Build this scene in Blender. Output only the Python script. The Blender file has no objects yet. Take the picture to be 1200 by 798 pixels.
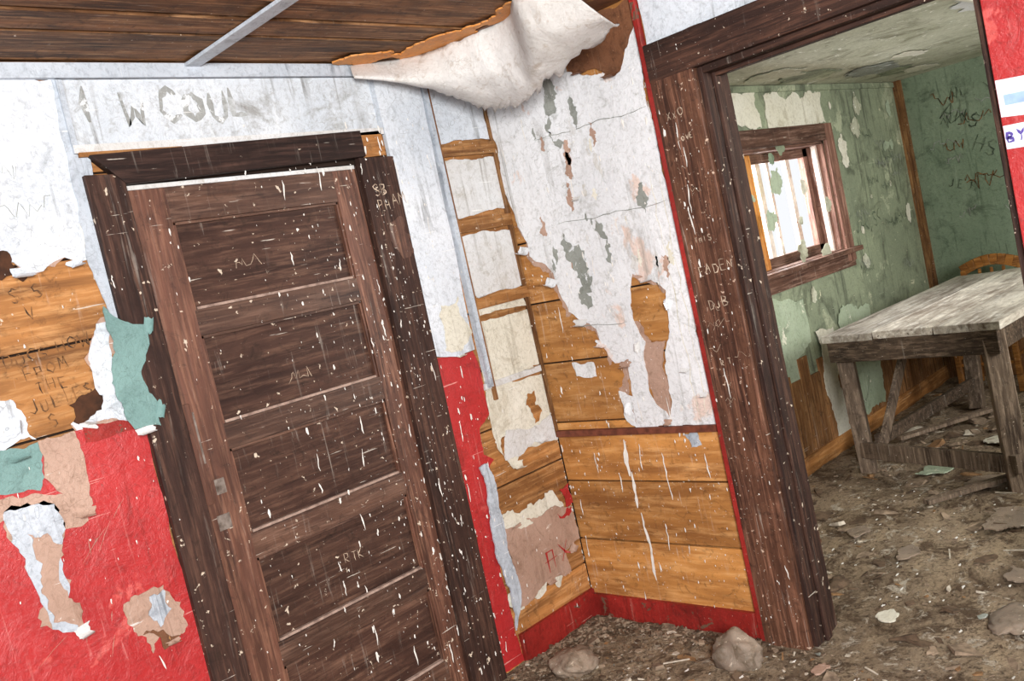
import bpy, math, random
from mathutils import Vector, Matrix, noise
random.seed(7)
scene=bpy.context.scene
try: scene.view_settings.view_transform='Standard'
except Exception: pass
X0=2.953;Y0=2.803;Y1=2.6;X1=7.06;H=2.41;H2=2.24;HC=1.53
# ---------------------------------------------------------------- camera
r=math.radians(12.6);p=math.radians(4.5)
q=math.sqrt(.5)
F=Vector((q*math.cos(p),q*math.cos(p),-math.sin(p)));R0=Vector((q,-q,0));U0=R0.cross(F)
R=math.cos(r)*R0-math.sin(r)*U0;U=math.sin(r)*R0+math.cos(r)*U0
cam=bpy.data.cameras.new('camera');cam.sensor_width=36;cam.lens=36*1075/1200;cam.clip_start=.05
co=bpy.data.objects.new('camera',cam);scene.collection.objects.link(co)
M=Matrix((R,U,-F)).transposed().to_4x4();M.translation=Vector((0,0,HC));co.matrix_world=M
scene.camera=co
# ---------------------------------------------------------------- node helpers
def hx(s):
    s=s.lstrip('#');o=[]
    for i in (0,2,4):
        c=int(s[i:i+2],16)/255;o.append(c/12.92 if c<=.04045 else ((c+.055)/1.055)**2.4)
    return (*o,1)
class NT:
    def __init__(s,name):
        s.m=bpy.data.materials.new(name);s.m.use_nodes=True;s.t=s.m.node_tree;s.n=s.t.nodes;s.b=s.n['Principled BSDF']
        s.tc=s.n.new('ShaderNodeTexCoord').outputs['Object']
    def link(s,a,b): s.t.links.new(a,b)
    def mapping(s,sc,src=None,rot=(0,0,0)):
        m=s.n.new('ShaderNodeMapping');m.inputs['Scale'].default_value=sc;m.inputs['Rotation'].default_value=rot;s.link(src or s.tc,m.inputs['Vector']);return m.outputs[0]
    def noise(s,vec,scale,detail=6,dist=0,rough=.55):
        n=s.n.new('ShaderNodeTexNoise');n.inputs['Scale'].default_value=scale;n.inputs['Detail'].default_value=detail
        n.inputs['Distortion'].default_value=dist;n.inputs['Roughness'].default_value=rough;s.link(vec,n.inputs['Vector']);return n.outputs['Fac']
    def ramp(s,fac,a,b,va=0.,vb=1.):
        n=s.n.new('ShaderNodeMapRange');n.inputs[1].default_value=a;n.inputs[2].default_value=b;n.inputs[3].default_value=va;n.inputs[4].default_value=vb
        s.link(fac,n.inputs[0]);return n.outputs[0]
    def mix(s,fac,a,b,mode='MIX'):
        n=s.n.new('ShaderNodeMix');n.data_type='RGBA';n.blend_type=mode
        if isinstance(fac,float): n.inputs[0].default_value=fac
        else: s.link(fac,n.inputs[0])
        for v,i in ((a,6),(b,7)):
            if isinstance(v,tuple): n.inputs[i].default_value=v
            else: s.link(v,n.inputs[i])
        return n.outputs[2]
    def math(s,op,a,b):
        n=s.n.new('ShaderNodeMath');n.operation=op
        for v,i in ((a,0),(b,1)):
            if isinstance(v,(int,float)): n.inputs[i].default_value=v
            else: s.link(v,n.inputs[i])
        return n.outputs[0]
    def attr(s):
        n=s.n.new('ShaderNodeAttribute');n.attribute_name='rnd';return n.outputs['Fac']
    def grey(s,v):
        n=s.n.new('ShaderNodeCombineColor')
        for i in range(3): s.link(v,n.inputs[i])
        return n.outputs[0]
    def grime(s,c,dust='#cfc6ba',da=.35,dark='#1c130d',ka=.5,st=.6):
        v=s.ramp(s.noise(s.mapping((55,55,3.2)),1.,5,.5,.65),st,st+.1)
        g=s.ramp(s.noise(s.tc,3.,5,.3),.42,.62)
        c=s.mix(s.math('MULTIPLY',s.math('MULTIPLY',v,g),da),c,hx(dust))
        for rot,t_ in (((.5,.9,.3),.72),((2.2,.4,1.2),.735)):
            sc=s.ramp(s.noise(s.mapping((5,110,110),rot=rot),1.,3,.1,.5),t_,t_+.02)
            c=s.mix(s.math('MULTIPLY',sc,.7),c,hx(dust))
        k=s.ramp(s.noise(s.tc,22.,8,1.2,.72),.54,.68)
        c=s.mix(s.math('MULTIPLY',k,ka),c,hx(dark))
        return c
    def finish(s,col,rough=.7,bump=None,bs=.3,bd=.004,spec=.3):
        s.link(col,s.b.inputs['Base Color']);s.b.inputs['Roughness'].default_value=rough;s.b.inputs['Specular IOR Level'].default_value=spec
        if bump is not None:
            n=s.n.new('ShaderNodeBump');n.inputs['Strength'].default_value=bs;n.inputs['Distance'].default_value=bd
            s.link(bump,n.inputs['Height']);s.link(n.outputs[0],s.b.inputs['Normal'])
        return s.m
def wood(name,dark,mid,light,axis,speck='#c9b9a6',speckt=.70,rough=.65,stain=.45,spec=.25,grain=16.,dust=.35,dirt=.5):
    t=NT(name);rn=t.attr()
    add=t.n.new('ShaderNodeVectorMath');add.operation='ADD';t.link(t.tc,add.inputs[0]);t.link(t.grey(t.math('MULTIPLY',rn,9.)),add.inputs[1])
    sc=[grain]*3;sc[axis]=1.0
    v=t.mapping(tuple(sc),add.outputs[0])
    n1=t.noise(v,1.,9,1.1,.62);n2=t.noise(v,5.,6,.2,.65)
    c=t.mix(t.ramp(n1,.33,.66),hx(dark),hx(mid))
    c=t.mix(t.ramp(n2,.48,.76),c,hx(light))
    big=t.noise(add.outputs[0],2.6,8,.5,.68)
    c=t.mix(t.math('MULTIPLY',t.ramp(big,.48,.66),stain),c,hx(dark))
    c=t.mix(1.,c,t.grey(t.ramp(rn,0,1,.78,1.2)),'MULTIPLY')
    c=t.grime(c,da=dust,ka=dirt)
    sp=t.noise(t.tc,38.,4,.3,.6)
    c=t.mix(t.ramp(sp,speckt,speckt+.03),c,hx(speck))
    return t.finish(c,rough,t.math('ADD',n1,t.math('MULTIPLY',n2,.5)),.5,.006,spec)
def paint(name,base,second,stain='#8d8a80',st=.58,streak='#77746a',sk=.6,chip='#b06a2c',ch=.72,rough=.55,scale=1.,spec=.35,lay='#ffffff',lt=.9,dust='#eeeeec',da=.3,fa=.35):
    t=NT(name)
    c=t.mix(t.ramp(t.noise(t.tc,2.3*scale,5,.3),.35,.65),hx(base),hx(second))
    c=t.mix(t.ramp(t.noise(t.tc,3.1*scale,9,.5,.62),lt,lt+.03),c,hx(lay))
    a=t.ramp(t.noise(t.tc,4.5*scale,9,.9,.7),st,st+.14)
    c=t.mix(t.math('MULTIPLY',a,.75),c,hx(stain))
    s1=t.ramp(t.noise(t.mapping((20*scale,20*scale,1.3*scale)),1.,7,.6,.65),sk,sk+.1)
    s2=t.ramp(t.noise(t.tc,2.,4),.40,.58)
    c=t.mix(t.math('MULTIPLY',t.math('MULTIPLY',s1,s2),.7),c,hx(streak))
    n=t.noise(t.tc,13*scale,10,.6,.7)
    c=t.mix(t.ramp(n,ch,ch+.02),c,hx(chip))
    vo=t.n.new('ShaderNodeTexVoronoi');vo.feature='DISTANCE_TO_EDGE';vo.inputs['Scale'].default_value=6.
    nn=t.n.new('ShaderNodeTexNoise');nn.inputs['Scale'].default_value=6.;t.link(t.tc,nn.inputs['Vector'])
    ad=t.n.new('ShaderNodeVectorMath');ad.operation='ADD';t.link(t.tc,ad.inputs[0]);t.link(nn.outputs['Color'],ad.inputs[1]);t.link(ad.outputs[0],vo.inputs['Vector'])
    cr_=t.math('MULTIPLY',t.ramp(vo.outputs['Distance'],.0,.012,1.,0.),t.ramp(t.noise(t.tc,1.7,3),.5,.56,0.,.55))
    c=t.mix(cr_,c,hx(streak))
    fine=t.noise(t.tc,60.,6,.4,.72)
    c=t.mix(t.math('MULTIPLY',t.ramp(fine,.5,.7),fa),c,hx(streak))
    c=t.grime(c,dust=dust,da=da,dark=stain,ka=.5)
    return t.finish(c,rough,t.math('ADD',t.noise(t.tc,9.,8,.8,.65),t.math('MULTIPLY',fine,.35)),.6,.014,spec)
def plain(name,col,rough=.7,var='#000000',va=.25):
    t=NT(name);c=t.mix(t.math('MULTIPLY',t.ramp(t.noise(t.tc,30.,5),.4,.7),va),hx(col),hx(var));return t.finish(c,rough)
# ---------------------------------------------------------------- materials
m_board_x=wood('ochre_boards_x','#6b4526','#b57c46','#cf9d68',0,stain=.5,speckt=.685,grain=11.)
m_board_y=wood('ochre_boards_y','#85562d','#be8447','#d3a067',1,stain=.35,speckt=.685,grain=8.,dust=.6,dirt=.5)
m_board_z=wood('ochre_boards_z','#55361f','#936640','#b58b5c',2,stain=.6)
m_ceil=wood('ceiling_planks','#3a2415','#90623c','#c1946a',0,stain=.75,speckt=.70,grain=13.,dust=.2,dirt=.65)
m_cas=wood('dark_casing','#1d100d','#3f2a23','#604437',2,stain=.5,speckt=.665)
m_cas_h=wood('dark_casing_h','#201310','#452e25','#674637',1,stain=.5,speckt=.68)
m_head_x=wood('dark_header','#130a09','#30201b','#4c362e',0,stain=.4,speckt=.69)
m_post=wood('post_wood','#2c1812','#61402f','#8f6450',2,stain=.6,speckt=.645,speck='#c0a692',dust=.5,dirt=.6)
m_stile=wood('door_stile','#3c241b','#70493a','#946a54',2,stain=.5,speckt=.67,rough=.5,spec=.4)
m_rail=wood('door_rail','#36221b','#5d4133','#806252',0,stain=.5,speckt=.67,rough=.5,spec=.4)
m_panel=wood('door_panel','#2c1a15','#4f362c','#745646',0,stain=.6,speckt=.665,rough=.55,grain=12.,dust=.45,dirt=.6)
m_ledge=plain('dusty_ledge','#a58d80',.8,'#3a2018',.6)
m_trimw=wood('window_trim_wood','#3a241d','#6c4c3e','#947466',0,stain=.4)
m_trimwz=wood('window_trim_wood_z','#4a2d24','#825d4f','#ad8676',2,stain=.3)
m_orangez=wood('orange_slat','#a05c22','#c98843','#e0a868',2,stain=.2)
m_sash=paint('sash_paint','#d8cfc8','#c4a99a',stain='#8b5d4c',st=.56,chip='#8b4d38',ch=.62)
m_rail_r=plain('chair_rail_red_brown','#74402f',.6,'#2a1510',.7)
m_white=paint('white_peeling_paint','#dde1e7','#c6cdd6',stain='#858a8f',st=.58,streak='#6c6d6d',sk=.555,ch=.73)
m_whiteR=paint('white_plaster','#e6e7ea','#d6d7da',stain='#86857c',st=.59,streak='#7a776f',sk=.57,chip='#b38562',ch=.72,lay='#d8c3b9',lt=.62)
m_whitew=paint('white_trim','#c6cdd6','#b0b8c2',stain='#777c85',st=.54,streak='#5a5f66',sk=.54,ch=.71)
m_headp=paint('white_header_panel','#d6dbe1','#c4cbd3',stain='#84827c',st=.53,streak='#625e57',sk=.52,chip='#a98058',ch=.70)
m_cream=paint('cream_wallpaper','#d4cfbe','#dfdbce',stain='#9a8c70',st=.58,streak='#857962',sk=.57,chip='#b7813f',ch=.7)
m_pale=paint('pale_wallpaper','#d9dadc','#cbc9c6',stain='#9d9484',st=.58,streak='#80796d',sk=.57,chip='#b7813f',ch=.71)
m_red=paint('red_paint','#b93132','#a52527',stain='#6d1d1a',st=.58,streak='#741c18',sk=.58,chip='#d4b2a4',ch=.685,rough=.36,spec=.5,lay='#c6524d',lt=.59,dust='#e6a49c',da=.45,fa=.28)
m_redd=paint('red_trim_paint','#a32c26','#7f1f1a',stain='#4a1a15',st=.54,streak='#4c150f',sk=.54,chip='#6b5040',ch=.60,rough=.5,dust='#d8a090')
m_teal=paint('teal_paper','#7b9d99','#688885',stain='#445c59',st=.56,streak='#4c625e',sk=.56,chip='#d0cec4',ch=.67)
m_pink=paint('pink_beige_paper','#bb9c8b','#a78877',stain='#7c5f4c',st=.54,streak='#755a48',sk=.57,chip='#dacfc4',ch=.65)
m_brownp=paint('brown_backing_paper','#80543a','#65422c',stain='#2e1a10',st=.55,streak='#2c1a12',sk=.58,chip='#b98a58',ch=.66,dust='#a98a70')
m_knot=plain('burnt_wood','#4a2c1a',.8,'#140c08',.8)
m_rim=paint('torn_orange_edge','#cf8238','#e0a05c',stain='#8a4d20',st=.58,ch=.7,chip='#efe3d0',dust='#f0d0a8')
m_green=paint('green_wall_paint','#949c82','#7d8570',stain='#474b3d',st=.53,streak='#41453a',sk=.52,chip='#cfccb0',ch=.64,lay='#a9ae94',lt=.58,dust='#c8cdb4')
m_greend=paint('green_far_wall','#879680','#74856f',stain='#435040',st=.55,streak='#42503f',sk=.55,chip='#b2b9a4',ch=.66,dust='#bac3b0')
m_ceil2=paint('green_cream_ceiling','#c9c8b6','#b4b49f',stain='#6f6b54',st=.52,streak='#706c54',sk=.55,chip='#efeee6',ch=.61)
m_stainy=paint('mould_stain','#989b95','#848882',stain='#5d6058',st=.5,ch=.60,chip='#d5d8dc')
m_back=plain('wall_core','#2a1c14',.9)
m_tabtop=wood('table_top_worn','#6b5b4e','#dad1c3','#efe9df',0,stain=.6,speckt=.69,speck='#3a2c22',grain=7.,dirt=.6)
m_tabw=wood('table_wood','#3d3027','#83705f','#a99480',2,stain=.5)
m_taba=wood('table_apron','#1f1712','#564639','#84705f',1,stain=.6)
m_chair=wood('chair_wood','#6b3f1c','#a0692f','#c68f50',1)
m_fleck=plain('drip_and_glint','#e4e0da',.6,'#a8a098',.4)  # pale flecks: paint drips, and glints of light given as colour
m_ink=plain('black_marker','#3a2a1f',.8,'#a87444',.9);m_inkg=plain('grey_marker','#7c7e76',.8,'#b0b4ae',.9);m_chalk=plain('chalk_scratch','#cdb8a2',.8,'#4a3024',.85)
m_inkd=plain('dark_green_marker','#3c463a',.8,'#7d8c76',.8)
m_faint=paint('faded_lettering','#9b9d9b','#868886',stain='#d5d9dd',st=.5,chip='#dde0e3',ch=.56)
m_metal=plain('worn_metal','#8a8078',.4,'#3a2a20',.9)
m_stone=paint('stone','#968372','#7a6b5e',stain='#52432f',st=.52,chip='#bfae9c',ch=.62,scale=3.,dust='#c0b09c')
m_sticker=plain('white_sticker','#dfe6ee',.4,'#7d8ab0',.3);m_stickp=plain('purple_print','#5a4a9a',.4);m_stickb=plain('blue_print','#9db8dc',.4)
t=NT('dirt_floor')
c=t.mix(t.ramp(t.noise(t.tc,2.2,8,.5,.65),.38,.62),hx('#7d6a57'),hx('#b09b82'))
wv=t.ramp(t.noise(t.mapping((1.2,11.,1.)),1.,6,.4),.4,.65);c=t.mix(t.math('MULTIPLY',wv,.5),c,hx('#bfa788'))
c=t.mix(t.math('MULTIPLY',t.ramp(t.noise(t.tc,5.,10,.8,.75),.50,.58),.85),c,hx('#5a4635'))
c=t.mix(t.math('MULTIPLY',t.ramp(t.noise(t.tc,12.,10,.8,.75),.56,.60),.9),c,hx('#cabdab'))
c=t.mix(t.ramp(t.noise(t.tc,50.,7,.5,.75),.5,.64,0.,.8),c,hx('#3d2f24'))
m_floor=t.finish(c,.85,t.math('ADD',t.noise(t.tc,14.,9,.6,.7),t.noise(t.tc,60.,6,.3,.7)),.9,.035,.2)
m_deb=[plain('debris_a','#94806c',.9,'#42342a',.8),plain('debris_b','#645140',.9,'#2c2018',.8),plain('debris_c','#c4b9a9',.9,'#6a5a48',.7),plain('debris_d','#8e6c4a',.8,'#4a3020',.7),plain('debris_e','#949890',.8,'#4a4a40',.5)]
# ---------------------------------------------------------------- mesh builder
def fz(x,y):
    s=min(1,max(0,(x-3.0)/1.4));s=s*s*(3-2*s)
    return -.09+.09*s
def PL(pl,u,v,o):
    if pl=='L': return (u,Y0-o,v)
    if pl=='R': return (X0-o,u,v)
    if pl=='B': return (u,Y1-o,v)
    if pl=='G': return (X1-o,u,v)
    if pl=='F': return (u,v,fz(u,v)+o)
    if pl=='C': return (u,v,H-o)
    if pl=='D': return (u,v,H2-o)
GL={'A':[[(0,0),(.3,1),(.6,0)],[(.12,.4),(.5,.4)]],'B':[[(0,0),(0,1),(.45,.85),(.4,.6),(0,.5),(.5,.35),(.5,.1),(0,0)]],'C':[[(.6,.85),(.3,1),(0,.7),(0,.3),(.3,0),(.6,.15)]],
'D':[[(0,0),(0,1),(.4,.9),(.6,.5),(.4,.1),(0,0)]],'E':[[(.5,1),(0,1),(0,0),(.5,0)],[(0,.5),(.4,.5)]],'F':[[(.5,1),(0,1),(0,0)],[(0,.5),(.4,.5)]],'G':[[(.6,.85),(.3,1),(0,.6),(.1,.1),(.5,0),(.6,.4),(.35,.4)]],
'H':[[(0,0),(0,1)],[(.5,0),(.5,1)],[(0,.5),(.5,.5)]],'I':[[(.2,0),(.2,1)]],'J':[[(.5,1),(.5,.2),(.25,0),(0,.2)]],'K':[[(0,0),(0,1)],[(.5,1),(0,.45),(.5,0)]],'L':[[(0,1),(0,0),(.5,0)]],
'M':[[(0,0),(.1,1),(.35,.4),(.6,1),(.7,0)]],'N':[[(0,0),(0,1),(.5,0),(.5,1)]],'O':[[(.3,1),(0,.7),(0,.3),(.3,0),(.6,.3),(.6,.7),(.3,1)]],'P':[[(0,0),(0,1),(.45,.9),(.45,.55),(0,.45)]],
'R':[[(0,0),(0,1),(.45,.9),(.45,.55),(0,.45),(.5,0)]],'S':[[(.5,.85),(.25,1),(0,.8),(.1,.55),(.45,.4),(.5,.15),(.25,0),(0,.15)]],'T':[[(.3,0),(.3,1)],[(0,1),(.6,1)]],'U':[[(0,1),(0,.2),(.25,0),(.5,.2),(.5,1)]],
'V':[[(0,1),(.3,0),(.6,1)]],'W':[[(0,1),(.15,0),(.35,.6),(.55,0),(.7,1)]],'X':[[(0,0),(.5,1)],[(0,1),(.5,0)]],'Y':[[(0,1),(.25,.5),(.5,1)],[(.25,.5),(.2,0)]],'9':[[(.5,.5),(.1,.55),(.1,.95),(.5,.95),(.45,0)]]}
class MB:
    def __init__(s): s.v=[];s.f=[];s.mi=[];s.mats=[];s.rn=[]
    def mid(s,m):
        if m not in s.mats: s.mats.append(m)
        return s.mats.index(m)
    def add(s,vs,fs,m,rn=None):
        b=len(s.v);s.v+=[tuple(x) for x in vs];k=s.mid(m);rn=random.random() if rn is None else rn
        for f in fs: s.f.append([b+i for i in f]);s.mi.append(k);s.rn.append(rn)
    def hexa(s,c,m,rn=None):
        s.add(c,[(0,3,2,1),(4,5,6,7),(0,1,5,4),(1,2,6,5),(2,3,7,6),(3,0,4,7)],m,rn)
    def box(s,a,b,m,rn=None):
        x0,y0,z0=a;x1,y1,z1=b
        s.hexa([(x0,y0,z0),(x1,y0,z0),(x1,y1,z0),(x0,y1,z0),(x0,y0,z1),(x1,y0,z1),(x1,y1,z1),(x0,y1,z1)],m,rn)
    def pbox(s,pl,u0,u1,v0,v1,o0,o1,m,rn=None):
        a=PL(pl,u0,v0,o0);b=PL(pl,u1,v1,o1)
        s.box(tuple(map(min,a,b)),tuple(map(max,a,b)),m,rn)
    def prism(s,pl,quad,o0,o1,m):
        s.hexa([PL(pl,u,v,o0) for u,v in quad]+[PL(pl,u,v,o1) for u,v in quad],m)
    def bar(s,a,b,w,d,m,up=(0,0,1)):
        a=Vector(a);b=Vector(b);z=(b-a).normalized();x=z.cross(Vector(up))
        if x.length<.05: x=z.cross(Vector((0,1,0)))
        x.normalize();y=z.cross(x)
        c=[]
        for e in (a,b):
            for i,j in ((-1,-1),(1,-1),(1,1),(-1,1)): c.append(e+x*w/2*i+y*d/2*j)
        s.hexa(c,m)
    def sheet(s,pl,loops,o,m,jagamt=.13,th=.003,minl=.018,under=None):
        if not isinstance(loops[0],list): loops=[loops]
        if under: s.from_curve([jag(l,max(.3,jagamt*2),.025) for l in loops[:1]],.002,lambda a,b,c:PL(pl,a,b,o-.002+c),under)
        s.from_curve([jag(l,jagamt,minl) for l in loops],th,lambda a,b,c:PL(pl,a,b,o+c),m)
    def from_curve(s,loops,th,fn,m):
        cu=bpy.data.curves.new('tmp','CURVE');cu.dimensions='2D';cu.fill_mode='BOTH';cu.extrude=th/2
        for l in loops:
            sp=cu.splines.new('POLY');sp.points.add(len(l)-1)
            for i,(a,b) in enumerate(l): sp.points[i].co=(a,b,0,1)
            sp.use_cyclic_u=True
        ob=bpy.data.objects.new('tmp',cu);scene.collection.objects.link(ob)
        dg=bpy.context.evaluated_depsgraph_get();me=bpy.data.meshes.new_from_object(ob.evaluated_get(dg),depsgraph=dg)
        s.add([fn(*v.co) for v in me.vertices],[tuple(f.vertices) for f in me.polygons],m)
        bpy.data.objects.remove(ob);bpy.data.meshes.remove(me)
    def curl(s,pl,u,v,ang,wd,ln,o,m,bend=2.3):
        # strip of paper rooted on the wall and rolling outward
        dx,dy=math.cos(ang),math.sin(ang);rr=ln/bend;n=8;vs=[]
        for k in range(n+1):
            a=bend*k/n;al=rr*math.sin(a);out=rr*(1-math.cos(a));wk=wd*(1-.45*k/n)
            for sd in (-1,1):
                j=sd*wk/2+random.uniform(-.12,.12)*wd
                vs.append(PL(pl,u+dx*al-dy*j,v+dy*al+dx*j,o+out*.8))
        s.add(vs,[(2*i,2*i+1,2*i+3,2*i+2) for i in range(n)],m)
    def write(s,pl,body,u,v,size,o,m,flip=False,rot=0.,lw=.003):
        cr,sr=math.cos(rot),math.sin(rot);y=0
        for ln in body.split('\n'):
            x=0
            for ch in ln:
                if ch in GL:
                    jx,jy=random.uniform(-.05,.05),random.uniform(-.12,.12);k=random.uniform(.8,1.12)
                    for st in GL[ch]:
                        pts=[]
                        for i in range(len(st)-1):
                            for e in (0,.5): pts.append((st[i][0]+(st[i+1][0]-st[i][0])*e,st[i][1]+(st[i+1][1]-st[i][1])*e))
                        pts.append(st[-1]);P_=[]
                        for a,b in pts:
                            a=(x+jx+a*k+random.uniform(-.04,.04))*size;b=(y+jy+b*k+random.uniform(-.04,.04))*size
                            a,b=a*cr-b*sr,a*sr+b*cr;P_.append((u+(-a if flip else a),v+b))
                        s.line(pl,P_,lw,o,m,True)
                x+=.85 if ch!=' ' else .5
            y-=1.25
    def scribble(s,pl,u,v,w,h,o,m,n=5,lw=.004):
        pts=[(u+w*i/(n*3)+random.uniform(-.25,.25)*w/n,v+random.uniform(0,1)*h) for i in range(n*3)]
        s.line(pl,pts,lw,o,m)
    def line(s,pl,pts,w,o,m,taper=False):
        vs=[];n=len(pts)
        for i,(a,b) in enumerate(pts):
            p0=pts[max(0,i-1)];p1=pts[min(n-1,i+1)];dx,dy=p1[0]-p0[0],p1[1]-p0[1];L=math.hypot(dx,dy) or 1
            ww=w/2*(random.uniform(.5,1.3) if taper else 1)
            if taper and i in (0,n-1): ww*=.3
            vs+=[PL(pl,a-dy/L*ww,b+dx/L*ww,o),PL(pl,a+dy/L*ww,b-dx/L*ww,o)]
        s.add(vs,[(2*i,2*i+1,2*i+3,2*i+2) for i in range(n-1)],m)
    def blob(s,pl,u,v,w,h,o,m):
        n=9;vs=[PL(pl,u,v,o+.0015)]
        for i in range(n):
            a=2*math.pi*i/n;k=random.uniform(.45,1.2);vs.append(PL(pl,u+math.cos(a)*w*k,v+math.sin(a)*h*k,o))
        s.add(vs,[(0,i+1,(i+1)%n+1) for i in range(n)],m)
    def drip(s,pl,u,v,L,w,o,m):
        n=max(4,int(L/.02));pts=[];x=u
        for i in range(n+1): pts.append((x,v-L*i/n));x+=random.uniform(-.004,.004)
        s.line(pl,pts,w,o,m,True)
    def obj(s,name,parent=None,bevel=0.,smooth=False):
        me=bpy.data.meshes.new(name);me.from_pydata(s.v,[],s.f)
        for m in s.mats: me.materials.append(m)
        me.polygons.foreach_set('material_index',s.mi)
        at=me.attributes.new('rnd','FLOAT','FACE');at.data.foreach_set('value',s.rn)
        if smooth: me.polygons.foreach_set('use_smooth',[True]*len(s.f))
        me.update();ob=bpy.data.objects.new(name,me);scene.collection.objects.link(ob)
        if parent: ob.parent=parent
        if bevel:
            b=ob.modifiers.new('bevel','BEVEL');b.width=bevel;b.segments=2;b.limit_method='ANGLE';b.angle_limit=.7
        return ob
def jag(pts,amt,minl=.022):
    out=[]
    def rec(a,b,d):
        L=math.hypot(b[0]-a[0],b[1]-a[1])
        if L<minl or d>6: out.append(a);return
        k=random.uniform(.35,.65);e=random.uniform(-amt,amt)*min(L,.25)
        m=(a[0]+(b[0]-a[0])*k-(b[1]-a[1])/L*e,a[1]+(b[1]-a[1])*k+(b[0]-a[0])/L*e)
        rec(a,m,d+1);rec(m,b,d+1)
    for i in range(len(pts)): rec(pts[i],pts[(i+1)%len(pts)],0)
    return out
def P(s): return [tuple(float(c)/1000 for c in w.split(',')) for w in s.split()]
def ring(cx,cy,rx,ry,n=8,lo=.6,hi=1.2): return [(cx+rx*math.cos(k*2*math.pi/n)*random.uniform(lo,hi),cy+ry*math.sin(k*2*math.pi/n)*random.uniform(lo,hi)) for k in range(n)]
def boards(mb,pl,u0,u1,z0,z1,h,ph,mats):
    z=ph
    while z<z1:
        a=max(z,z0);b=min(z+h-.007,z1)
        if b-a>.01:
            cut=[u0,u1]
            if u1-u0>1.4: cut=[u0,u0+(u1-u0)*random.uniform(.3,.7),u1]
            for i in range(len(cut)-1):
                o=random.uniform(-.002,.001)
                mb.pbox(pl,cut[i],cut[i+1]-.002,a,b,-.02,o,mats)
        z+=h
# ================================================================ ROOM SHELL
w=MB()
w.box((-1.6,Y0+.02,-.15),(1.285,Y0+.12,H),m_back);w.box((2.19,Y0+.02,-.15),(X0,Y0+.12,H),m_back);w.box((1.285,Y0+.02,2.04),(2.19,Y0+.12,H),m_back)
w.box((1.2,Y0+.12,-.15),(2.3,Y0+.14,2.2),m_back)
boards(w,'L',-1.6,1.285,-.12,H,.245,-.12,m_board_x);boards(w,'L',2.355,X0,-.12,H,.245,-.09,m_board_x);boards(w,'L',1.285,2.355,2.06,H,.245,-.12,m_board_x)
wall_left=w.obj('wall_left',bevel=.002)
w=MB()
w.box((X0+.02,1.745,-.15),(X0+.14,Y0+.12,H),m_back);w.box((X0+.02,-1.6,-.15),(X0+.14,.825,H),m_back);w.box((X0+.02,.825,2.09),(X0+.14,1.745,H),m_back)
boards(w,'R',1.745,Y0,-.12,H,.27,-.27,m_board_y);boards(w,'R',-1.6,.825,-.12,H,.27,-.27,m_board_y);boards(w,'R',.825,1.745,2.09,H,.27,-.27,m_board_y)
w.box((X0+.14,.825-2.4,-.1),(X0+.16,.825,H2),m_green);w.box((X0+.14,1.745,-.1),(X0+.16,Y1,H2),m_green);w.box((X0+.14,.825,2.09),(X0+.16,1.745,H2),m_green)
wall_right=w.obj('wall_right',bevel=.002)
me=MB();vs=[];st=.03;nx=int(9.3/st);ny=int(5.2/st)
def fn_(x,y): return noise.fractal(Vector((x*3,y*3,0)),1,2,5)*.016+noise.noise(Vector((x*14,y*14,2)))*.005
for j in range(ny+1):
    for i in range(nx+1):
        x=-2+i*st;y=-2.1+j*st
        vs.append((x,y,fz(x,y)+fn_(x,y)-.006))
fs=[(j*(nx+1)+i,j*(nx+1)+i+1,(j+1)*(nx+1)+i+1,(j+1)*(nx+1)+i) for j in range(ny) for i in range(nx)]
me.add(vs,fs,m_floor);me.obj('floor',smooth=True)
w=MB();y=-1.6
while y<Y0:
    o=random.uniform(0,.008);w.box((-1.6,y,H+o),(X0,min(y+.128,Y0),H+.03),m_ceil);y+=.142
w.box((-1.6,-1.6,H+.03),(X0+.14,Y0+.12,H+.06),m_back)
ceiling=w.obj('ceiling',bevel=.004)
w=MB();w.box((1.575,-1.6,H-.012),(1.63,Y0,H-.0005),m_whitew);w.box((.25,-1.6,H-.012),(.305,Y0,H-.0005),m_whitew);w.obj('ceiling_batten',ceiling,.002)
w=MB();wx0,wx1,wz0,wz1=4.55,5.72,1.17,1.88
for a,b,c,d in ((X0+.14,wx0,-.1,H2),(wx1,X1,-.1,H2),(wx0,wx1,-.1,wz0),(wx0,wx1,wz1,H2)):
    w.box((a,Y1,c),(b,Y1+.18,d),m_green)
wall_win=w.obj('wall_window_side')
w=MB();w.box((X1,-1.6,-.1),(X1+.1,Y1+.18,H2),m_greend)
w.pbox('G',2.545,2.6,-.02,H2,.0,.035,m_board_z)
wall_far=w.obj('wall_far')
w=MB();w.box((X0+.14,-1.7,-.1),(X1+.1,-1.6,H2),m_green);w.obj('wall_near_side')
w=MB();w.box((X0+.14,-1.6,H2),(X1+.1,Y1+.18,H2+.06),m_ceil2)
for i in range(26):
    k=random.uniform(.4,1.1);w.sheet('D',ring(random.uniform(3.5,6.8),random.uniform(.3,2.4),.32*k,.14*k),.004+i*.0002,random.choice([m_cream,m_ceil2,m_pale,m_green,m_stainy,m_brownp if k<.6 else m_pale]),.3,th=.0015)
w.pbox('D',3.2,X1,1.28,1.30,0,.008,m_cream)
w.obj('ceiling_back_room')
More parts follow.
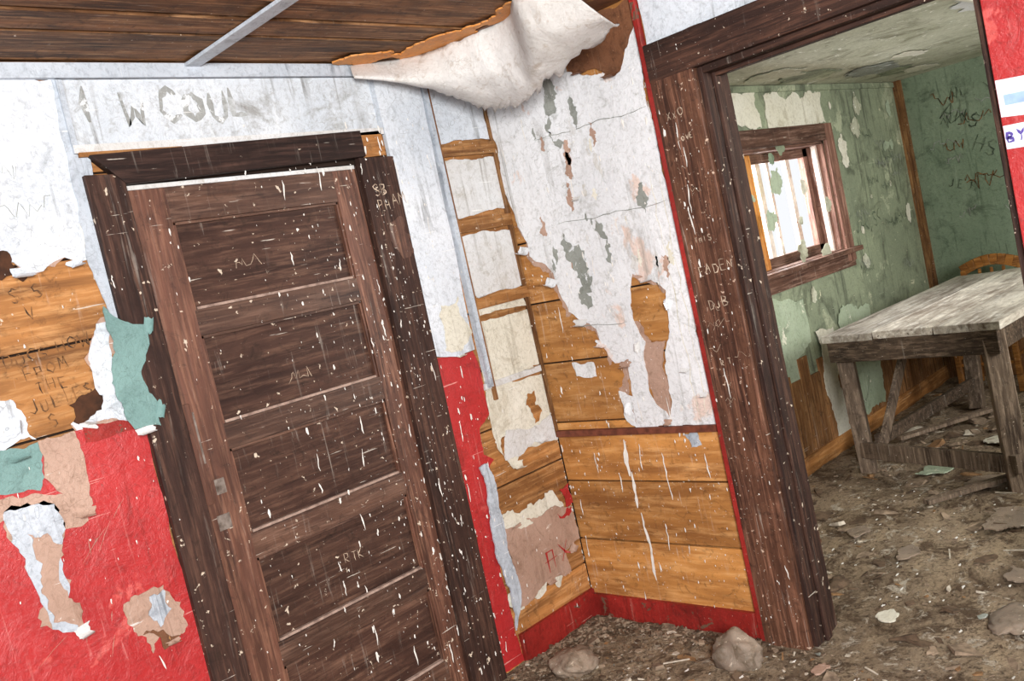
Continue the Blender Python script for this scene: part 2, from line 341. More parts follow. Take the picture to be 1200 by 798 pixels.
# ================================================================ LEFT WALL finishes
w=MB()
w.sheet('L',[(-1.5,2.37),(1.16,2.37)]+P('1160,2093 1150,1834 1118,1825 1059,1842 991,1811 955,1807 919,1848 890,1867')+[(.5,1.83),(.2,1.78),(-1.5,1.8)],.006,m_white,.12,under=m_pink)
w.sheet('L',P('1150,2363 1215,2363 1200,1933 1180,1750 1175,1619 1144,1645 1120,1811'),.009,m_whitew,.05)
w.sheet('L',P('1099,1633 1150,1640 1170,1319 969,1335 957,1364 1002,1369 1050,1408 1051,1513'),.005,m_white,under=m_pink)
w.sheet('L',P('500,1500 794,1476 826,1468 846,1413 858,1347 500,1330'),.004,m_white,.2)
w.sheet('L',P('500,1345 762,1343 858,1339 852,1266 832,1205 744,1222 500,1248'),.009,m_teal)
w.sheet('L',P('965,1418 1048,1448 1051,1382 996,1345 965,1367'),.007,m_knot,.25)
w.sheet('L',P('830,1870 900,1885 960,1820 930,1790 850,1800'),.0065,m_knot,.25)
w.sheet('L',P('857,1342 959,1343 967,1250 958,1123 928,1095 900,1156 873,1191 849,1237'),.012,m_pink,.12)
w.sheet('L',[P('-1500,1330 500,1325 860,1320 966,1341 1165,1313 1162,-80 -1500,-80')],.006,m_red,.03)
w.sheet('L',P('985,1345 1165,1320 1165,1292 985,1300'),.009,m_redd,.05)
w.sheet('L',P('500,1215 744,1215 832,1195 880,1180 935,1080 870,1078 799,1174 500,1190'),.0095,m_pink,.15)
w.sheet('L',P('729,1179 799,1174 857,1158 868,1078 839,988 828,890 856,839 828,793 769,822 759,919 745,1000 727,1093'),.012,m_whitew,.16,under=m_pink)
w.sheet('L',P('770,1100 850,1040 828,890 856,839 835,800 775,840 765,930'),.016,m_pink,.2)
w.sheet('L',P('969,809 1029,818 1096,817 1112,769 1123,653 1046,675 1016,634 986,702 970,763'),.01,m_pink,.25)
w.sheet('L',P('1045,800 1090,805 1100,740 1055,700 1035,740'),.014,m_whitew,.25)
w.sheet('L',P('1000,700 1060,690 1110,650 1050,630'),.014,m_brownp,.25)
w.sheet('L',P('600,560 690,600 720,500 650,430 590,480'),.01,m_pale,.2)
for i in range(14):
    z=random.uniform(.3,1.25);x=random.uniform(.7,1.14);a=random.uniform(.5,1.6);L=random.uniform(.02,.12)
    w.line('L',[(x,z),(x+math.cos(a)*L*.5,z+math.sin(a)*L*.5+.004),(x+math.cos(a)*L,z+math.sin(a)*L)],.0018,.0085,m_pink,True)
w.pbox('L',-1.5,2.60,2.365,H,0,.028,m_whitew)
w.pbox('L',1.16,2.345,2.165,2.362,0,.014,m_headp)
w.pbox('L',1.16,2.345,2.14,2.165,0,.02,m_pale);w.pbox('L',1.17,1.5,2.128,2.142,0,.022,m_board_x)
w.pbox('L',1.158,1.175,2.14,2.362,0,.018,m_whitew);w.pbox('L',2.33,2.348,2.14,2.362,0,.018,m_whitew)
w.sheet('L',P('2350,2363 2585,2357 2572,1786 2558,1230 2460,1222 2349,1247'),.012,m_white,.015,th=.02)
w.pbox('L',2.588,2.612,1.06,2.36,0,.03,m_whitew)
w.sheet('L',P('2430,1440 2530,1460 2560,1300 2480,1240 2400,1260'),.024,m_cream,.2,th=.002)
w.sheet('L',P('2349,1243 2558,1226 2571,953 2500,911 2490,800 2540,765 2459,711 2456,-80 2317,-80'),.006,m_red,.06)
w.sheet('L',P('2440,760 2485,765 2500,600 2490,400 2495,150 2440,60 2440,300 2430,500'),.018,m_whitew,.09,th=.008)
for s,m in (('2620,2332 2940,2332 2940,2090 2620,2084',m_white),('2618,2014 2935,2014 2935,1785 2618,1772',m_pale),('2620,1698 2940,1688 2940,1440 2618,1450',m_pale),
            ('2601,1340 2945,1330 2945,1080 2583,1089',m_cream),('2581,1049 2945,1037 2940,729 2700,760 2640,690 2575,800',m_cream)):
    w.sheet('L',P(s),.006,m,.06)
w.sheet('L',P('2600,1420 2920,1405 2930,1350 2600,1352'),.006,m_cream,.06)
w.sheet('L',P('2600,760 2720,800 2700,840 2600,830'),.01,m_board_x,.2)
w.sheet('L',P('2790,930 2860,980 2880,880 2820,840'),.011,m_board_x,.3,th=.001)
w.sheet('L',P('2600,740 2940,735 2930,860 2760,830 2640,860'),.0105,m_pale,.12)
for z in (2.03,1.71,1.385): w.pbox('L',2.613,2.95,z,z+.05,0,.018,m_board_x,.2)
w.pbox('L',2.575,2.945,1.052,1.078,0,.014,m_pale)
w.pbox('L',2.612,2.628,1.0,2.36,0,.022,m_board_z);w.pbox('L',2.93,2.951,.75,2.36,0,.016,m_board_z)
w.sheet('L',P('2480,480 2928,420 2943,271 2829,255 2842,151 2687,175 2591,138 2480,130'),.007,m_pink,.12,under=m_cream)
w.sheet('L',P('2640,470 2928,430 2915,360 2880,300 2760,330 2700,390'),.010,m_pink,.15)
w.sheet('L',P('2880,520 2945,530 2945,440 2900,430'),.011,m_red,.15)
w.sheet('L',P('2830,425 2925,425 2900,390 2840,400'),.0125,m_red,.3)
for pts in ([(2.71,.20),(2.71,.29),(2.75,.29),(2.75,.21)],[(2.69,.25),(2.77,.255)],[(2.80,.22),(2.85,.30)],[(2.79,.30),(2.83,.25),(2.87,.23)]): w.line('L',pts,.012,.0135,m_red,True)
w.pbox('L',2.46,2.95,-.1,.03,0,.018,m_redd)
for u,v,a,wd,ln,m in ((.93,1.83,-1.6,.07,.07,m_white),(1.08,1.83,-1.4,.05,.05,m_white),(.80,1.40,-.2,.05,.05,m_white),(.93,1.12,-1.7,.06,.06,m_pink),(.84,.80,-1.4,.05,.07,m_pale),(.80,1.33,-1.5,.06,.06,m_teal),(1.00,1.34,1.2,.05,.04,m_pale),
     (1.08,.66,-1.6,.05,.05,m_pink),(2.48,1.24,-1.5,.06,.05,m_cream),(2.66,.72,-1.7,.07,.07,m_cream),(2.83,.78,-1.5,.06,.06,m_pale),(2.70,.18,-1.5,.06,.05,m_pink),(2.87,.26,-.9,.05,.05,m_pink),(2.66,1.45,-1.5,.05,.04,m_pale),(2.85,1.10,-1.6,.06,.05,m_cream),(2.57,.45,1.7,.06,.05,m_pink)):
    w.curl('L',u,v,a,wd,ln,.012,m)
w.obj('peeling_paint_left',wall_left)
w=MB()
w.sheet('L',P('1120,1680 1160,1630 1246,1603 1220,1529 1180,1457 1200,1290 1120,1300 1104,1368 1100,1500'),.036,m_teal,.12,th=.003)
w.curl('L',1.225,1.60,-.3,.06,.05,.037,m_teal);w.curl('L',1.195,1.34,-.4,.06,.05,.037,m_teal);w.curl('L',1.15,1.30,-1.5,.06,.05,.037,m_pale)
ob=w.obj('teal_peel',wall_left)
w=MB()
w.prism('L',[(1.165,2.072),(1.284,2.067),(1.284,-.1),(1.162,-.1)],0,.03,m_cas)
w.prism('L',[(2.189,2.055),(2.355,2.05),(2.325,-.1),(2.150,-.1)],0,.03,m_cas)
w.prism('L',[(1.195,2.13),(2.22,2.155),(2.22,2.057),(1.285,2.035)],0,.036,m_head_x)
w.prism('L',[(2.222,2.152),(2.331,2.156),(2.331,2.058),(2.222,2.055)],0,.02,m_board_x)
w.box((2.185,Y0,-.1),(2.189,Y0+.1,2.03),m_cas)
w.pbox('L',1.29,2.18,2.019,2.034,-.02,.002,m_pale)  # pale bar fills the gap over the door, its brightness painted on
w.write('L','SB\nPHAM',2.225,1.90,.042,.0315,m_chalk,rot=.08,lw=.004)
w.sheet('L',P('2262,1790 2340,1800 2345,1690 2290,1650 2255,1700'),.0315,m_stile,.3,th=.001)
w.obj('door_frame',wall_left,.003)
# ---- door
w=MB();dx0,dx1,px0,px1=1.292,2.176,1.415,2.07
def dq(a,b,z0,z1,o0,o1,m): w.pbox('L',a,b,z0,z1,o0,o1,m)
dq(dx0,px0,-.07,2.018,-.035,.004,m_stile);dq(px1,dx1,-.07,2.018,-.035,.004,m_stile);dq(dx0-.003,dx0,.9,2.0,-.01,.0045,m_pale)  # last: pale strip painted as the daylight showing in the left gap
pans=[(.105,.395),(.48,.775),(.86,1.15),(1.235,1.53),(1.615,1.905)]
zs=[-.07]+[v for pr in pans for v in pr]+[2.018]
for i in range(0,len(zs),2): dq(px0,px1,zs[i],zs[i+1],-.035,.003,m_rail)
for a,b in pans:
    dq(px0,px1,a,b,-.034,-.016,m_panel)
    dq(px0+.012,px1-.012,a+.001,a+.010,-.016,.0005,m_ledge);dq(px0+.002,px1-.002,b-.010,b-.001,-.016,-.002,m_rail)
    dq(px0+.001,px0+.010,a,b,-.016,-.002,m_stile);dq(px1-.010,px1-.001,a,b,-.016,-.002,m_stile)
dq(1.31,1.325,1.13,1.30,.004,.007,m_metal);dq(1.285,1.312,1.0,1.33,.004,.02,m_stile);dq(1.335,1.37,1.02,1.07,.004,.007,m_metal);dq(1.315,1.36,.905,.955,.004,.006,m_metal)
w.scribble('L',1.6,1.72,.12,.05,-.0152,m_chalk,4,.002);w.scribble('L',1.7,1.30,.1,.05,-.0152,m_chalk,4,.002);w.write('L','RTK',1.75,.62,.035,-.0152,m_chalk,lw=.003)
w.obj('door_1',None,.003)
w=MB()
w.write('L','S S\n V',.89,1.73,.045,.003,m_ink,rot=.1,lw=.005)
w.write('L','DOCS HOW\n  FROM\n   THE\n JULIES\n   S',.83,1.555,.038,.003,m_ink,rot=.1,lw=.0045)
w.write('L','I W COUL',1.20,2.225,.10,.0150,m_faint,lw=.022)
w.scribble('L',.92,1.97,.15,.06,.009,m_inkg,5,.002);w.scribble('L',.9,2.08,.1,.05,.009,m_inkg,5,.0015)
w.obj('graffiti_left',wall_left)
# ================================================================ RIGHT WALL finishes
w=MB()
big=P('2800,2260 2579,2243 2430,2252 2318,2235 2076,2164 1960,2330 1955,2194 1955,1585 1955,752 2355,765 2331,917 2312,1060 2386,1048 2446,1200 2573,1289 2612,1463 2726,1557 2757,1695')
hole=P('2206,1400 2137,1372 2063,1310 2108,1111 2142,940 2168,802 2229,875 2240,1018 2213,1122 2249,1231')
w.sheet('R',[big,hole],.006,m_whiteR,.1,th=.005)
for s in ('2320,780 2400,900 2350,1050 2420,1040 2480,1200 2600,1270 2640,1470 2750,1560 2780,1700 2700,1650 2560,1500 2500,1300 2400,1180 2300,1100','2225,1420 2130,1390 2050,1320 2080,1300 2140,1350 2215,1385','2260,1240 2230,1120 2255,1010 2235,870 2170,790 2215,900 2225,1010 2195,1130'):
    w.sheet('R',P(s),.0025,m_pink,.25,th=.002)
w.sheet('R',P('2790,2400 2300,2400 2318,2225 2430,2245 2579,2236 2795,2250'),.003,m_whiteR,.05)
w.sheet('R',P('2500,1060 2620,1070 2610,1010 2500,1000'),.005,m_whiteR,.1)
w.sheet('R',P('2330,900 2400,930 2390,800 2340,760'),.005,m_whiteR,.15)
w.sheet('R',P('2200,1120 2115,1115 2145,940 2168,810 2225,880 2232,1010'),.0035,m_pink,.15)
w.sheet('R',P('2448,2240 2383,2168 2400,1968 2440,1990 2455,2100'),.010,m_stainy,.35,th=.0008)
w.sheet('R',P('2510,1620 2440,1560 2410,1400 2434,1300 2492,1310 2480,1452'),.010,m_stainy,.35,th=.0008)
w.sheet('R',P('2330,1640 2310,1560 2290,1450 2318,1480'),.010,m_stainy,.35,th=.0008)
for i in range(44):
    u=random.uniform(1.99,2.62);z=random.uniform(.8,2.1)
    if z<1.4 and (u>2.28 or 2.02<u<2.27): continue
    s_=random.uniform(.008,.035);w.sheet('R',ring(u,z,s_*.5,s_*1.8),.0098,random.choice([m_pale,m_cream,m_stainy,m_pale,m_pink]),.35,th=.0008,minl=.01)
w.sheet('R',P('2263,2405 1960,2405 1956,2314 2065,2160 2170,2206 2304,2234'),.011,m_brownp,.12)
w.pbox('R',1.96,2.80,.745,.772,0,.022,m_rail_r)
w.pbox('R',1.95,2.80,-.1,.01,0,.018,m_redd)
w.sheet('R',P('2120,735 2060,740 2050,690 2100,680'),.004,m_whitew,.2)
w.sheet('R',P('1925,2400 700,2400 700,2215 1925,2215'),.006,m_white,.02)
for u,v,a,wd,ln,m in ((2.74,1.60,-1.3,.07,.07,m_whiteR),(2.62,1.44,-1.2,.07,.07,m_whiteR),(2.52,1.25,-1.5,.07,.06,m_pale),(2.43,1.15,-1.4,.06,.06,m_whiteR),(2.33,1.05,-1.6,.06,.05,m_pink),(2.14,1.38,-1.7,.07,.05,m_whiteR),(2.08,1.25,2.9,.05,.04,m_whiteR),
      (2.24,1.10,.2,.05,.04,m_pale),(2.18,.80,-1.5,.04,.05,m_pink),(2.35,.85,.3,.06,.05,m_whiteR),(2.10,2.18,-1.5,.08,.07,m_brownp),(2.25,2.23,-1.5,.07,.05,m_brownp),(2.05,1.0,-1.4,.04,.035,m_pale),(2.40,1.75,-1.5,.04,.035,m_pale),(1.99,.9,-1.6,.04,.04,m_pale)):
    w.curl('R',u,v,a,wd,ln,.010,m)
w.obj('peeling_paint_right',wall_right)
w=MB()
for z in (2.02,1.66,1.22):
    pts=[(2.55-i*.03,z+.004*math.sin(i*.7)+random.uniform(-.003,.003)-.001*i) for i in range(20)]
    w.line('R',[a for a in pts if 2.27<a[0] or z>1.4],.003,.0097,m_stainy,True)
for u in (2.03,1.99): w.line('R',[(u+random.uniform(-.008,.008),.8+.05*i) for i in range(20)],.003,.0097,m_cream,True)
w.obj('plaster_cracks',wall_right)
w=MB()
w.pbox('R',1.93,1.953,-.1,H,0,.026,m_redd)
w.pbox('R',1.745,1.93,-.11,2.21,0,.03,m_post)
w.box((X0-.005,1.722,-.1),(X0+.165,1.745,2.075),m_cas);w.box((X0+.05,1.708,-.1),(X0+.09,1.722,2.06),m_cas)
w.pbox('R',.60,1.93,2.075,2.212,0,.032,m_cas_h)
w.box((X0-.005,.825,2.05),(X0+.165,1.722,2.075),m_cas_h);w.box((X0+.05,.825,2.035),(X0+.09,1.71,2.05),m_cas_h)
w.box((X0-.005,.805,-.1),(X0+.165,.828,2.075),m_cas)
w.pbox('R',.55,.803,-.1,2.075,0,.030,m_red)
w.pbox('R',-.2,.55,-.1,2.4,0,.006,m_red)
for tx,u,z,s in (('XXO',1.885,1.925,.028),('LOVE',1.86,1.84,.02),('THIS',1.875,1.465,.022),('EADEN',1.885,1.345,.036),('DJB',1.87,1.215,.034),('L X',1.88,2.08,.026),('R T',1.87,1.00,.022)):
    w.write('R',tx,u,z,s,.0315,m_chalk,flip=True,rot=.05,lw=.004)
for i in range(10): w.scribble('R',random.uniform(1.76,1.87),random.uniform(.6,2.05),.05,.03,.0315,m_chalk,2,.0012)
w.sheet('R',P('800,1745 690,1735 690,1625 800,1640'),.0315,m_sticker,.0,th=.001)
w.sheet('R',P('785,1700 700,1695 700,1665 785,1670'),.0325,m_stickb,.0,th=.0006)
w.sheet('R',P('800,1615 690,1610 690,1540 800,1548'),.0315,m_sticker,.0,th=.001)
w.write('R','BYNIK',.792,1.567,.032,.0325,m_stickp,flip=True,lw=.007)
w.obj('doorway_frame',wall_right,.003)
# ================================================================ hanging ceiling sheet
top=[(2.25,2.78,2.405),(2.48,2.66,2.405),(2.55,2.394,2.405),(2.55,2.212,2.405),(2.42,2.05,2.405),(2.44,1.88,2.405)]
bot=[(2.28,2.79,2.385),(2.52,2.67,2.28),(2.74,2.59,2.165),(2.72,2.38,2.12),(2.69,2.21,2.16),(2.72,1.86,2.247)]
def cr(P_,t):
    n=len(P_)-1;i=min(int(t),n-1);f_=t-i
    p0=Vector(P_[max(i-1,0)]);p1=Vector(P_[i]);p2=Vector(P_[i+1]);p3=Vector(P_[min(i+2,n)])
    return .5*((2*p1)+(-p0+p2)*f_+(2*p0-5*p1+4*p2-p3)*f_**2+(-p0+3*p1-3*p2+p3)*f_**3)
NU,NV=110,22;vs=[];fs=[]
for i in range(NU+1):
    a=cr(top,i/NU*5);b=cr(bot,i/NU*5);e=1+.14*noise.noise(Vector((i*.2,0,3)))+.10*noise.noise(Vector((i*.6,5,3)))
    s0=-.03*noise.noise(Vector((i*.3,9,1)))
    for j in range(NV+1):
        k=s0+(e-s0)*j/NV
        pt=a.lerp(b,k);sag=math.sin(min(max(k,0),1)*math.pi)
        pt+=Vector((-.05,-.06,-.05))*sag
        pt+=Vector((1,1,.6))*(.018*noise.noise(pt*5)+.006*noise.noise(pt*14))
        if j>=NV-2: pt.z+=.006*(j-NV+3);pt.x-=.004*(j-NV+3)
        pt.z=min(pt.z,2.407);pt.x=min(pt.x,X0-.01);pt.y=min(pt.y,Y0-.03);vs.append(pt)
fs=[(i*(NV+1)+j,(i+1)*(NV+1)+j,(i+1)*(NV+1)+j+1,i*(NV+1)+j+1) for i in range(NU) for j in range(NV)]
w=MB();w.add(vs,fs,paint('ceiling_paper','#dedcda','#c9c6c2',stain='#9a8670',st=.57,streak='#847a6e',sk=.62,chip='#b57a48',ch=.70,fa=.25),.5)
ob=w.obj('hanging_ceiling_paper',None,smooth=True);so=ob.modifiers.new('thickness','SOLIDIFY');so.thickness=.004
w=MB();rim=[(a[0],a[1]) for a in top]
w.sheet('C',[(x-.085,y-.02) for x,y in rim]+[(x+.02,y+.01) for x,y in rim[::-1]],.004,m_rim,.3,th=.006)
w.sheet('C',[(2.50,2.79),(2.55,2.5),(2.57,2.2),(2.44,1.95),(2.60,1.80),(2.94,1.85),(2.94,2.79)],.002,m_brownp,.1)
w.sheet('C',[(2.47,1.87),(2.55,1.45),(2.94,1.3),(2.94,1.9)],.004,m_white,.1)
w.obj('ceiling_torn_edge',ceiling)
# ================================================================ WINDOW (back room)
w=MB()
def wb(a,b,c,d,o0,o1,m): w.pbox('B',a,b,c,d,o0,o1,m)
wb(wx0-.1,wx0,1.06,1.985,0,.025,m_trimwz);wb(wx1,wx1+.115,1.09,1.985,0,.025,m_trimwz);wb(wx0,wx1,wz1,1.985,0,.028,m_trimw)
wb(wx0-.12,wx1+.14,1.145,1.175,0,.07,m_trimw);wb(wx0-.08,wx1+.1,1.055,1.145,0,.022,m_trimw)
wb(wx0,wx0+.02,wz0,wz1,-.18,0,m_trimwz);wb(wx1-.02,wx1,wz0,wz1,-.18,0,m_trimwz);wb(wx1-.045,wx1-.02,wz0,wz1,-.07,-.04,m_sash);wb(wx0,wx1,wz1-.02,wz1,-.18,0,m_trimw);wb(wx0,wx1,wz0-.02,wz0+.01,-.18,0,m_trimw)
a,b=wx0+.02,wx1-.02
wb(a,a+.05,wz0,wz1,-.15,-.11,m_trimwz);wb(b-.06,b,wz0,wz1,-.15,-.11,m_trimwz);wb(a,b,wz0+.01,wz0+.07,-.15,-.11,m_trimw);wb(a,b,wz1-.075,wz1-.02,-.15,-.11,m_trimw)
for x in (5.02,5.40): wb(x,x+.05,wz0,wz1,-.145,-.115,m_sash)
wb(5.17,5.20,wz0,wz1,-.145,-.125,m_sash)
wb(4.80,4.93,wz0+.01,wz1-.02,-.105,-.09,m_orangez)
w.obj('window_1',wall_win,.002)
w=MB()
w.sheet('B',P('4560,2209 4980,2213 4964,1995 4560,1999'),.004,m_cream,.2);w.sheet('B',P('5049,2182 5805,2188 5804,1994 5044,1991'),.004,m_cream,.2)
m_mint=paint('mint_wallboard','#aebaa3','#98a58b',stain='#596250',st=.54,chip='#e2decc',ch=.63)
w.sheet('B',P('3300,1000 4658,1041 5049,971 5051,710 4859,650 4879,440 4705,450 3300,400'),.004,m_mint,.1)
w.pbox('B',3.1,X1-.02,-.02,.10,0,.02,m_board_x)
x=3.15
while x<X1-.1: w.pbox('B',x,x+.115,.10,random.uniform(.5,.72),0,.012,m_board_z);x+=.12
w.sheet('B',P('5100,760 5330,740 5330,-10 5180,0'),.016,m_cream,.15);w.sheet('B',P('5450,800 5900,780 5880,120 5500,100'),.014,m_mint,.2)
w.pbox('B',3.1,X1-.03,2.2,2.235,0,.012,m_green)
for i in range(26):
    k=random.uniform(.015,.09);w.sheet('B',ring(random.uniform(4.7,6.9),random.uniform(.8,2.15),k,k*random.uniform(.6,1.6)),.005,random.choice([m_cream,m_mint,m_ceil2,m_green,m_greend]),.35,th=.001)
for i in range(16): w.scribble('B',random.uniform(5.9,6.8),random.uniform(.9,1.9),.2,.07,.0065,random.choice([m_inkd,m_inkg]),6,.005)
w.write('B','JAK S',5.95,1.25,.10,.0065,m_inkd,lw=.007)
w.obj('peeling_paint_window_wall',wall_win)
w=MB();y=-.5
while y<2.5: w.pbox('G',y,y+.14,-.02,random.uniform(.55,.72),0,.015,m_board_z);y+=.145
for i in range(20): w.scribble('G',random.uniform(1.3,2.3),random.uniform(1.1,2.05),random.uniform(.12,.25),random.uniform(.05,.12),.004,random.choice([m_inkd,m_ink,m_inkg]),4,.006)
w.write('G','ANS',2.32,1.9,.12,.004,m_inkd,flip=True,rot=-.5,lw=.012);w.write('G','HS 9',2.15,1.62,.10,.004,m_inkd,flip=True,rot=-.5,lw=.010);w.write('G','JE R',2.35,1.40,.07,.004,m_inkd,flip=True,rot=-.3,lw=.007)
w.obj('wall_far_finishes',wall_far)
# ================================================================ TABLE
w=MB();zt=.80
A=(4.62,2.32);B_=(4.48,1.38);C_=(6.5,1.28);D_=(6.62,2.26)
def lp(a,b,k): return (a[0]+(b[0]-a[0])*k,a[1]+(b[1]-a[1])*k)
ks=[0,.32,.66,1]
for i in range(3):
    a=lp(A,B_,ks[i]+.002);b=lp(A,B_,ks[i+1]-.003);c_=lp(D_,C_,ks[i+1]-.003);d=lp(D_,C_,ks[i]+.002);dz=random.uniform(-.004,.004)
    w.hexa([(x,y,zt-.04+dz) for x,y in (a,b,c_,d)]+[(x,y,zt+dz) for x,y in (a,b,c_,d)],m_tabtop)
w.bar((4.635,2.29,zt-.085),(4.50,1.40,zt-.085),.03,.13,m_taba);w.bar((4.66,2.27,zt-.09),(6.5,2.20,zt-.09),.03,.11,m_taba);w.bar((6.5,2.18,zt-.09),(6.45,1.33,zt-.09),.03,.11,m_taba);w.bar((4.54,1.42,zt-.09),(6.45,1.34,zt-.09),.03,.11,m_taba)
w.bar((4.69,2.24,zt-.04),(4.79,2.27,-.01),.085,.085,m_tabw);w.bar((4.56,1.45,zt-.04),(4.50,1.42,-.01),.10,.09,m_tabw)
w.bar((6.3,2.12,zt-.04),(6.1,2.10,-.01),.085,.085,m_tabw);w.bar((6.3,1.42,zt-.04),(6.2,1.42,-.01),.085,.085,m_tabw)
w.bar((4.74,2.27,.13),(4.46,1.40,.13),.03,.09,m_tabw);w.bar((4.80,2.18,.12),(5.5,2.16,.74),.03,.06,m_tabw);w.bar((4.80,2.2,.16),(6.15,2.1,.16),.03,.07,m_taba)
w.obj('wooden_work_table',None,.004)
w=MB();cx=6.86
for y in (1.93,2.30): w.bar((cx,y,0),(cx+.03,y,.80),.035,.035,m_chair);w.bar((cx-.38,y,0),(cx-.38,y,.44),.035,.035,m_chair)
pts=[(cx+.03,1.92+.39*k/8,.80+.055*math.sin(math.pi*k/8)) for k in range(9)]
for i in range(8): w.bar(pts[i],pts[i+1],.03,.075,m_chair)
w.box((cx-.41,1.9,.44),(cx+.02,2.33,.47),m_chair)
for k in (.3,.5,.7): w.bar((cx+.01,1.92+.39*k,.47),(cx+.03,1.92+.39*k,.80),.02,.015,m_chair)
w.bar((cx-.38,1.93,.2),(cx-.38,2.3,.2),.02,.02,m_chair);w.bar((cx-.38,1.93,.24),(cx,1.93,.24),.02,.02,m_chair);w.bar((cx-.38,2.3,.24),(cx,2.3,.24),.02,.02,m_chair)
w.obj('wooden_chair',None,.004)
# ================================================================ DEBRIS
def rock(w,c,s,m,seed,sub=4):
    import bmesh
    bm=bmesh.new();bmesh.ops.create_icosphere(bm,subdivisions=sub,radius=1)
    vs=[]
    for v in bm.verts:
        k=1+.28*noise.noise(v.co*1.3+Vector((seed,0,0)))+.16*noise.noise(v.co*3.5+Vector((seed,0,0)))+.05*noise.noise(v.co*9)
        vs.append((c[0]+v.co.x*k*s[0],c[1]+v.co.y*k*s[1],c[2]+v.co.z*k*s[2]))
    w.add(vs,[[x.index for x in f.verts] for f in bm.faces],m);bm.free()
for i,(x,y,s) in enumerate(((2.50,2.55,(.10,.09,.05)),(2.74,1.94,(.07,.095,.085)),(3.30,1.14,(.13,.08,.018)),(3.42,1.86,(.08,.04,.02)))):
    w=MB();rock(w,(x,y,fz(x,y)+s[2]*.4),s,m_stone if i<3 else m_deb[1],i*7.3);w.obj('stone',None,smooth=True)
w=MB()
def chunk(x,y,s,m,flat=1.):
    n=random.choice((4,5,6,7));a0=random.random()*6;h_=s*random.uniform(.08,.3)*flat;z=fz(x,y)-.004+fn_(x,y)
    tx,ty=random.uniform(-.3,.3),random.uniform(-.3,.3);el=random.uniform(.2,.9);ro=random.random()*3
    base=[]
    for k in range(n):
        a=a0+2*math.pi*k/n;rr=s*random.uniform(.5,1.15);p_,q_=rr*math.cos(a),rr*el*math.sin(a);base.append((p_*math.cos(ro)-q_*math.sin(ro),p_*math.sin(ro)+q_*math.cos(ro)))
    vs=[(x+a,y+b,z+a*tx*.3+b*ty*.3) for a,b in base]+[(x+a*.85,y+b*.85,z+h_+a*tx+b*ty) for a,b in base]
    fs=[tuple(range(n)),tuple(range(n,2*n))]+[(k,(k+1)%n,n+(k+1)%n,n+k) for k in range(n)]
    w.add(vs,fs,m)
for i in range(13000):
    if random.random()<.5: x=random.uniform(1.9,2.93);y=random.uniform(.6,2.78)
    else: x=random.uniform(2.9,6.9);y=random.uniform(-.6,2.55)
    if 2.93<x<3.12 and not(.85<y<1.70): continue
    if noise.noise(Vector((x*2.2,y*2.2,7)))<random.uniform(-.45,.4): continue
    s=random.expovariate(1/.0055)+.002
    if random.random()<.035: s*=3
    chunk(x,y,min(s,.05),random.choices(m_deb,[5,6,1.1,1,.1])[0])
for i in range(110):
    chunk(random.uniform(3.0,6.0),random.uniform(.6,2.4),random.uniform(.03,.10),random.choices(m_deb,[5,5,1.4,1,.2])[0],.3)
for i in range(60):
    x=random.uniform(2.2,5.5);y=random.uniform(.7,2.4)
    if 2.88<x<3.2: continue
    a=random.random()*3.1;L=random.uniform(.03,.12);w.bar((x,y,fz(x,y)+.012),(x+math.cos(a)*L,y+math.sin(a)*L,fz(x,y)+.02),.006,.004,random.choice(m_deb[:4]))
for i in range(700):
    u=random.uniform(1.95,2.78);d=abs(random.gauss(0,.07));chunk(X0-.03-d,u,random.uniform(.004,.02),random.choice(m_deb[:2]),2)
    u=random.uniform(2.4,2.9);d=abs(random.gauss(0,.07));chunk(u,Y0-.04-d,random.uniform(.004,.02),random.choice(m_deb[:2]),2)
w.obj('floor_debris')
w=MB()
for x,y,rr,m in ((4.75,1.9,.11,m_mint),(4.55,1.6,.12,m_stone),(4.1,1.38,.12,m_stone),(3.72,1.67,.07,m_stone),(5.3,1.7,.13,m_cream),(3.9,1.95,.06,m_stone),(3.2,1.55,.05,m_cream),(2.75,1.62,.04,m_pink),(3.75,2.2,.13,m_brownp),(3.9,2.25,.07,m_redd),(3.6,1.2,.07,m_stone)):
    w.sheet('F',ring(x,y,rr,rr*.8),.016,m,.25,th=.006)
w.bar((4.2,1.75,.03),(4.6,1.45,.04),.05,.02,m_tabw);w.bar((5.3,2.3,.03),(5.9,1.9,.05),.06,.02,m_tabw);w.bar((3.55,1.0,-.04),(4.2,1.15,.02),.05,.02,m_tabw)
w.obj('floor_scraps')
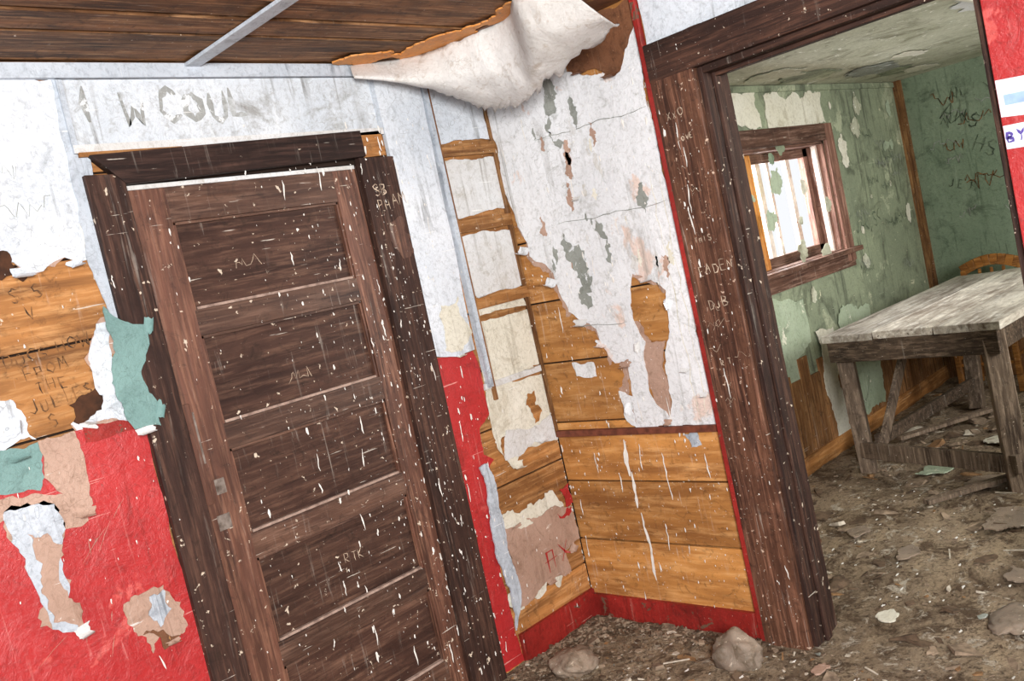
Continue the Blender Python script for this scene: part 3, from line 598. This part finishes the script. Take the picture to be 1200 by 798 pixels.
# ================================================================ WHITE FLECKS: paint drips, plus glints of light modelled as pale blobs
w=MB()
def doff(x,z):
    if 1.292<x<2.176 and z<2.018:
        if 1.43<x<2.055 and any(a+.014<z<b-.014 for a,b in pans): return -.0150
        return .0050
    if x<1.165: return .0165
    if x<1.284 or 2.18<x<2.33: return .0312
    return .0225
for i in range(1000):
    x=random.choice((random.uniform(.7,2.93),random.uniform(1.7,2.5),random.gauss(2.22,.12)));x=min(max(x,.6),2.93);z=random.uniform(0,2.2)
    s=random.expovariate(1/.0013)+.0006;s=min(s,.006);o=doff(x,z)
    w.blob('L',x,z,s,s*random.uniform(1,4),o,m_fleck)
    if random.random()<.04: w.drip('L',x,z,random.uniform(.02,.08),.005,o+.0005,m_fleck)
w.obj('drips_and_glints_left',wall_left)
w=MB()
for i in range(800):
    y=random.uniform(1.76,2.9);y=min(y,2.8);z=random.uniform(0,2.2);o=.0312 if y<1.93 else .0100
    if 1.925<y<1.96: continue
    s=min(random.expovariate(1/.0013)+.0006,.006);w.blob('R',y,z,s,s*random.uniform(1,4),o,m_fleck)
    if random.random()<.04: w.drip('R',y,z,random.uniform(.03,.12),.005,o,m_fleck)
w.drip('R',2.43,.72,.16,.020,.004,m_fleck);w.drip('R',2.425,.58,.16,.014,.004,m_fleck);w.drip('R',2.42,.40,.30,.012,.004,m_fleck);w.drip('R',2.25,.66,.2,.006,.004,m_fleck)
w.obj('drips_and_glints_right',wall_right)
w=MB()
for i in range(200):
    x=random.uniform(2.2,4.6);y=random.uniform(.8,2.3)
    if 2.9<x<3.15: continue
    s=random.uniform(.002,.007);w.blob('F',x,y,s*random.uniform(1,3),s,.018,m_fleck)
w.obj('floor_drips_and_glints')
# ================================================================ LIGHT
wd=bpy.data.worlds.new('world');scene.world=wd;wd.use_nodes=True;bg=wd.node_tree.nodes['Background'];bg.inputs[0].default_value=(.95,.97,1,1);bg.inputs[1].default_value=1.0
def area(name,loc,tgt,sx,sy,e,col=(1,1,1)):
    l=bpy.data.lights.new(name,'AREA');l.shape='RECTANGLE';l.size=sx;l.size_y=sy;l.energy=e;l.color=col
    o=bpy.data.objects.new(name,l);scene.collection.objects.link(o);o.location=loc;o.rotation_euler=(Vector(tgt)-Vector(loc)).to_track_quat('-Z','Y').to_euler();return o
area('camera_side_lamp',(-.5,-1.0,1.95),(2.6,2.4,1.1),.9,.9,265,(1,.99,.97))  # added flash-like area lamp behind the camera, no opening there
area('window_daylight',(5.1,Y1+.35,1.6),(5.1,1.0,.7),1.0,.7,60,(.95,.98,1))
area('back_room_fill',(4.6,-.9,1.7),(5.6,2.6,1.1),1.4,1.2,95,(1,.99,.95))  # added fill lamp inside the back room, no window on that side
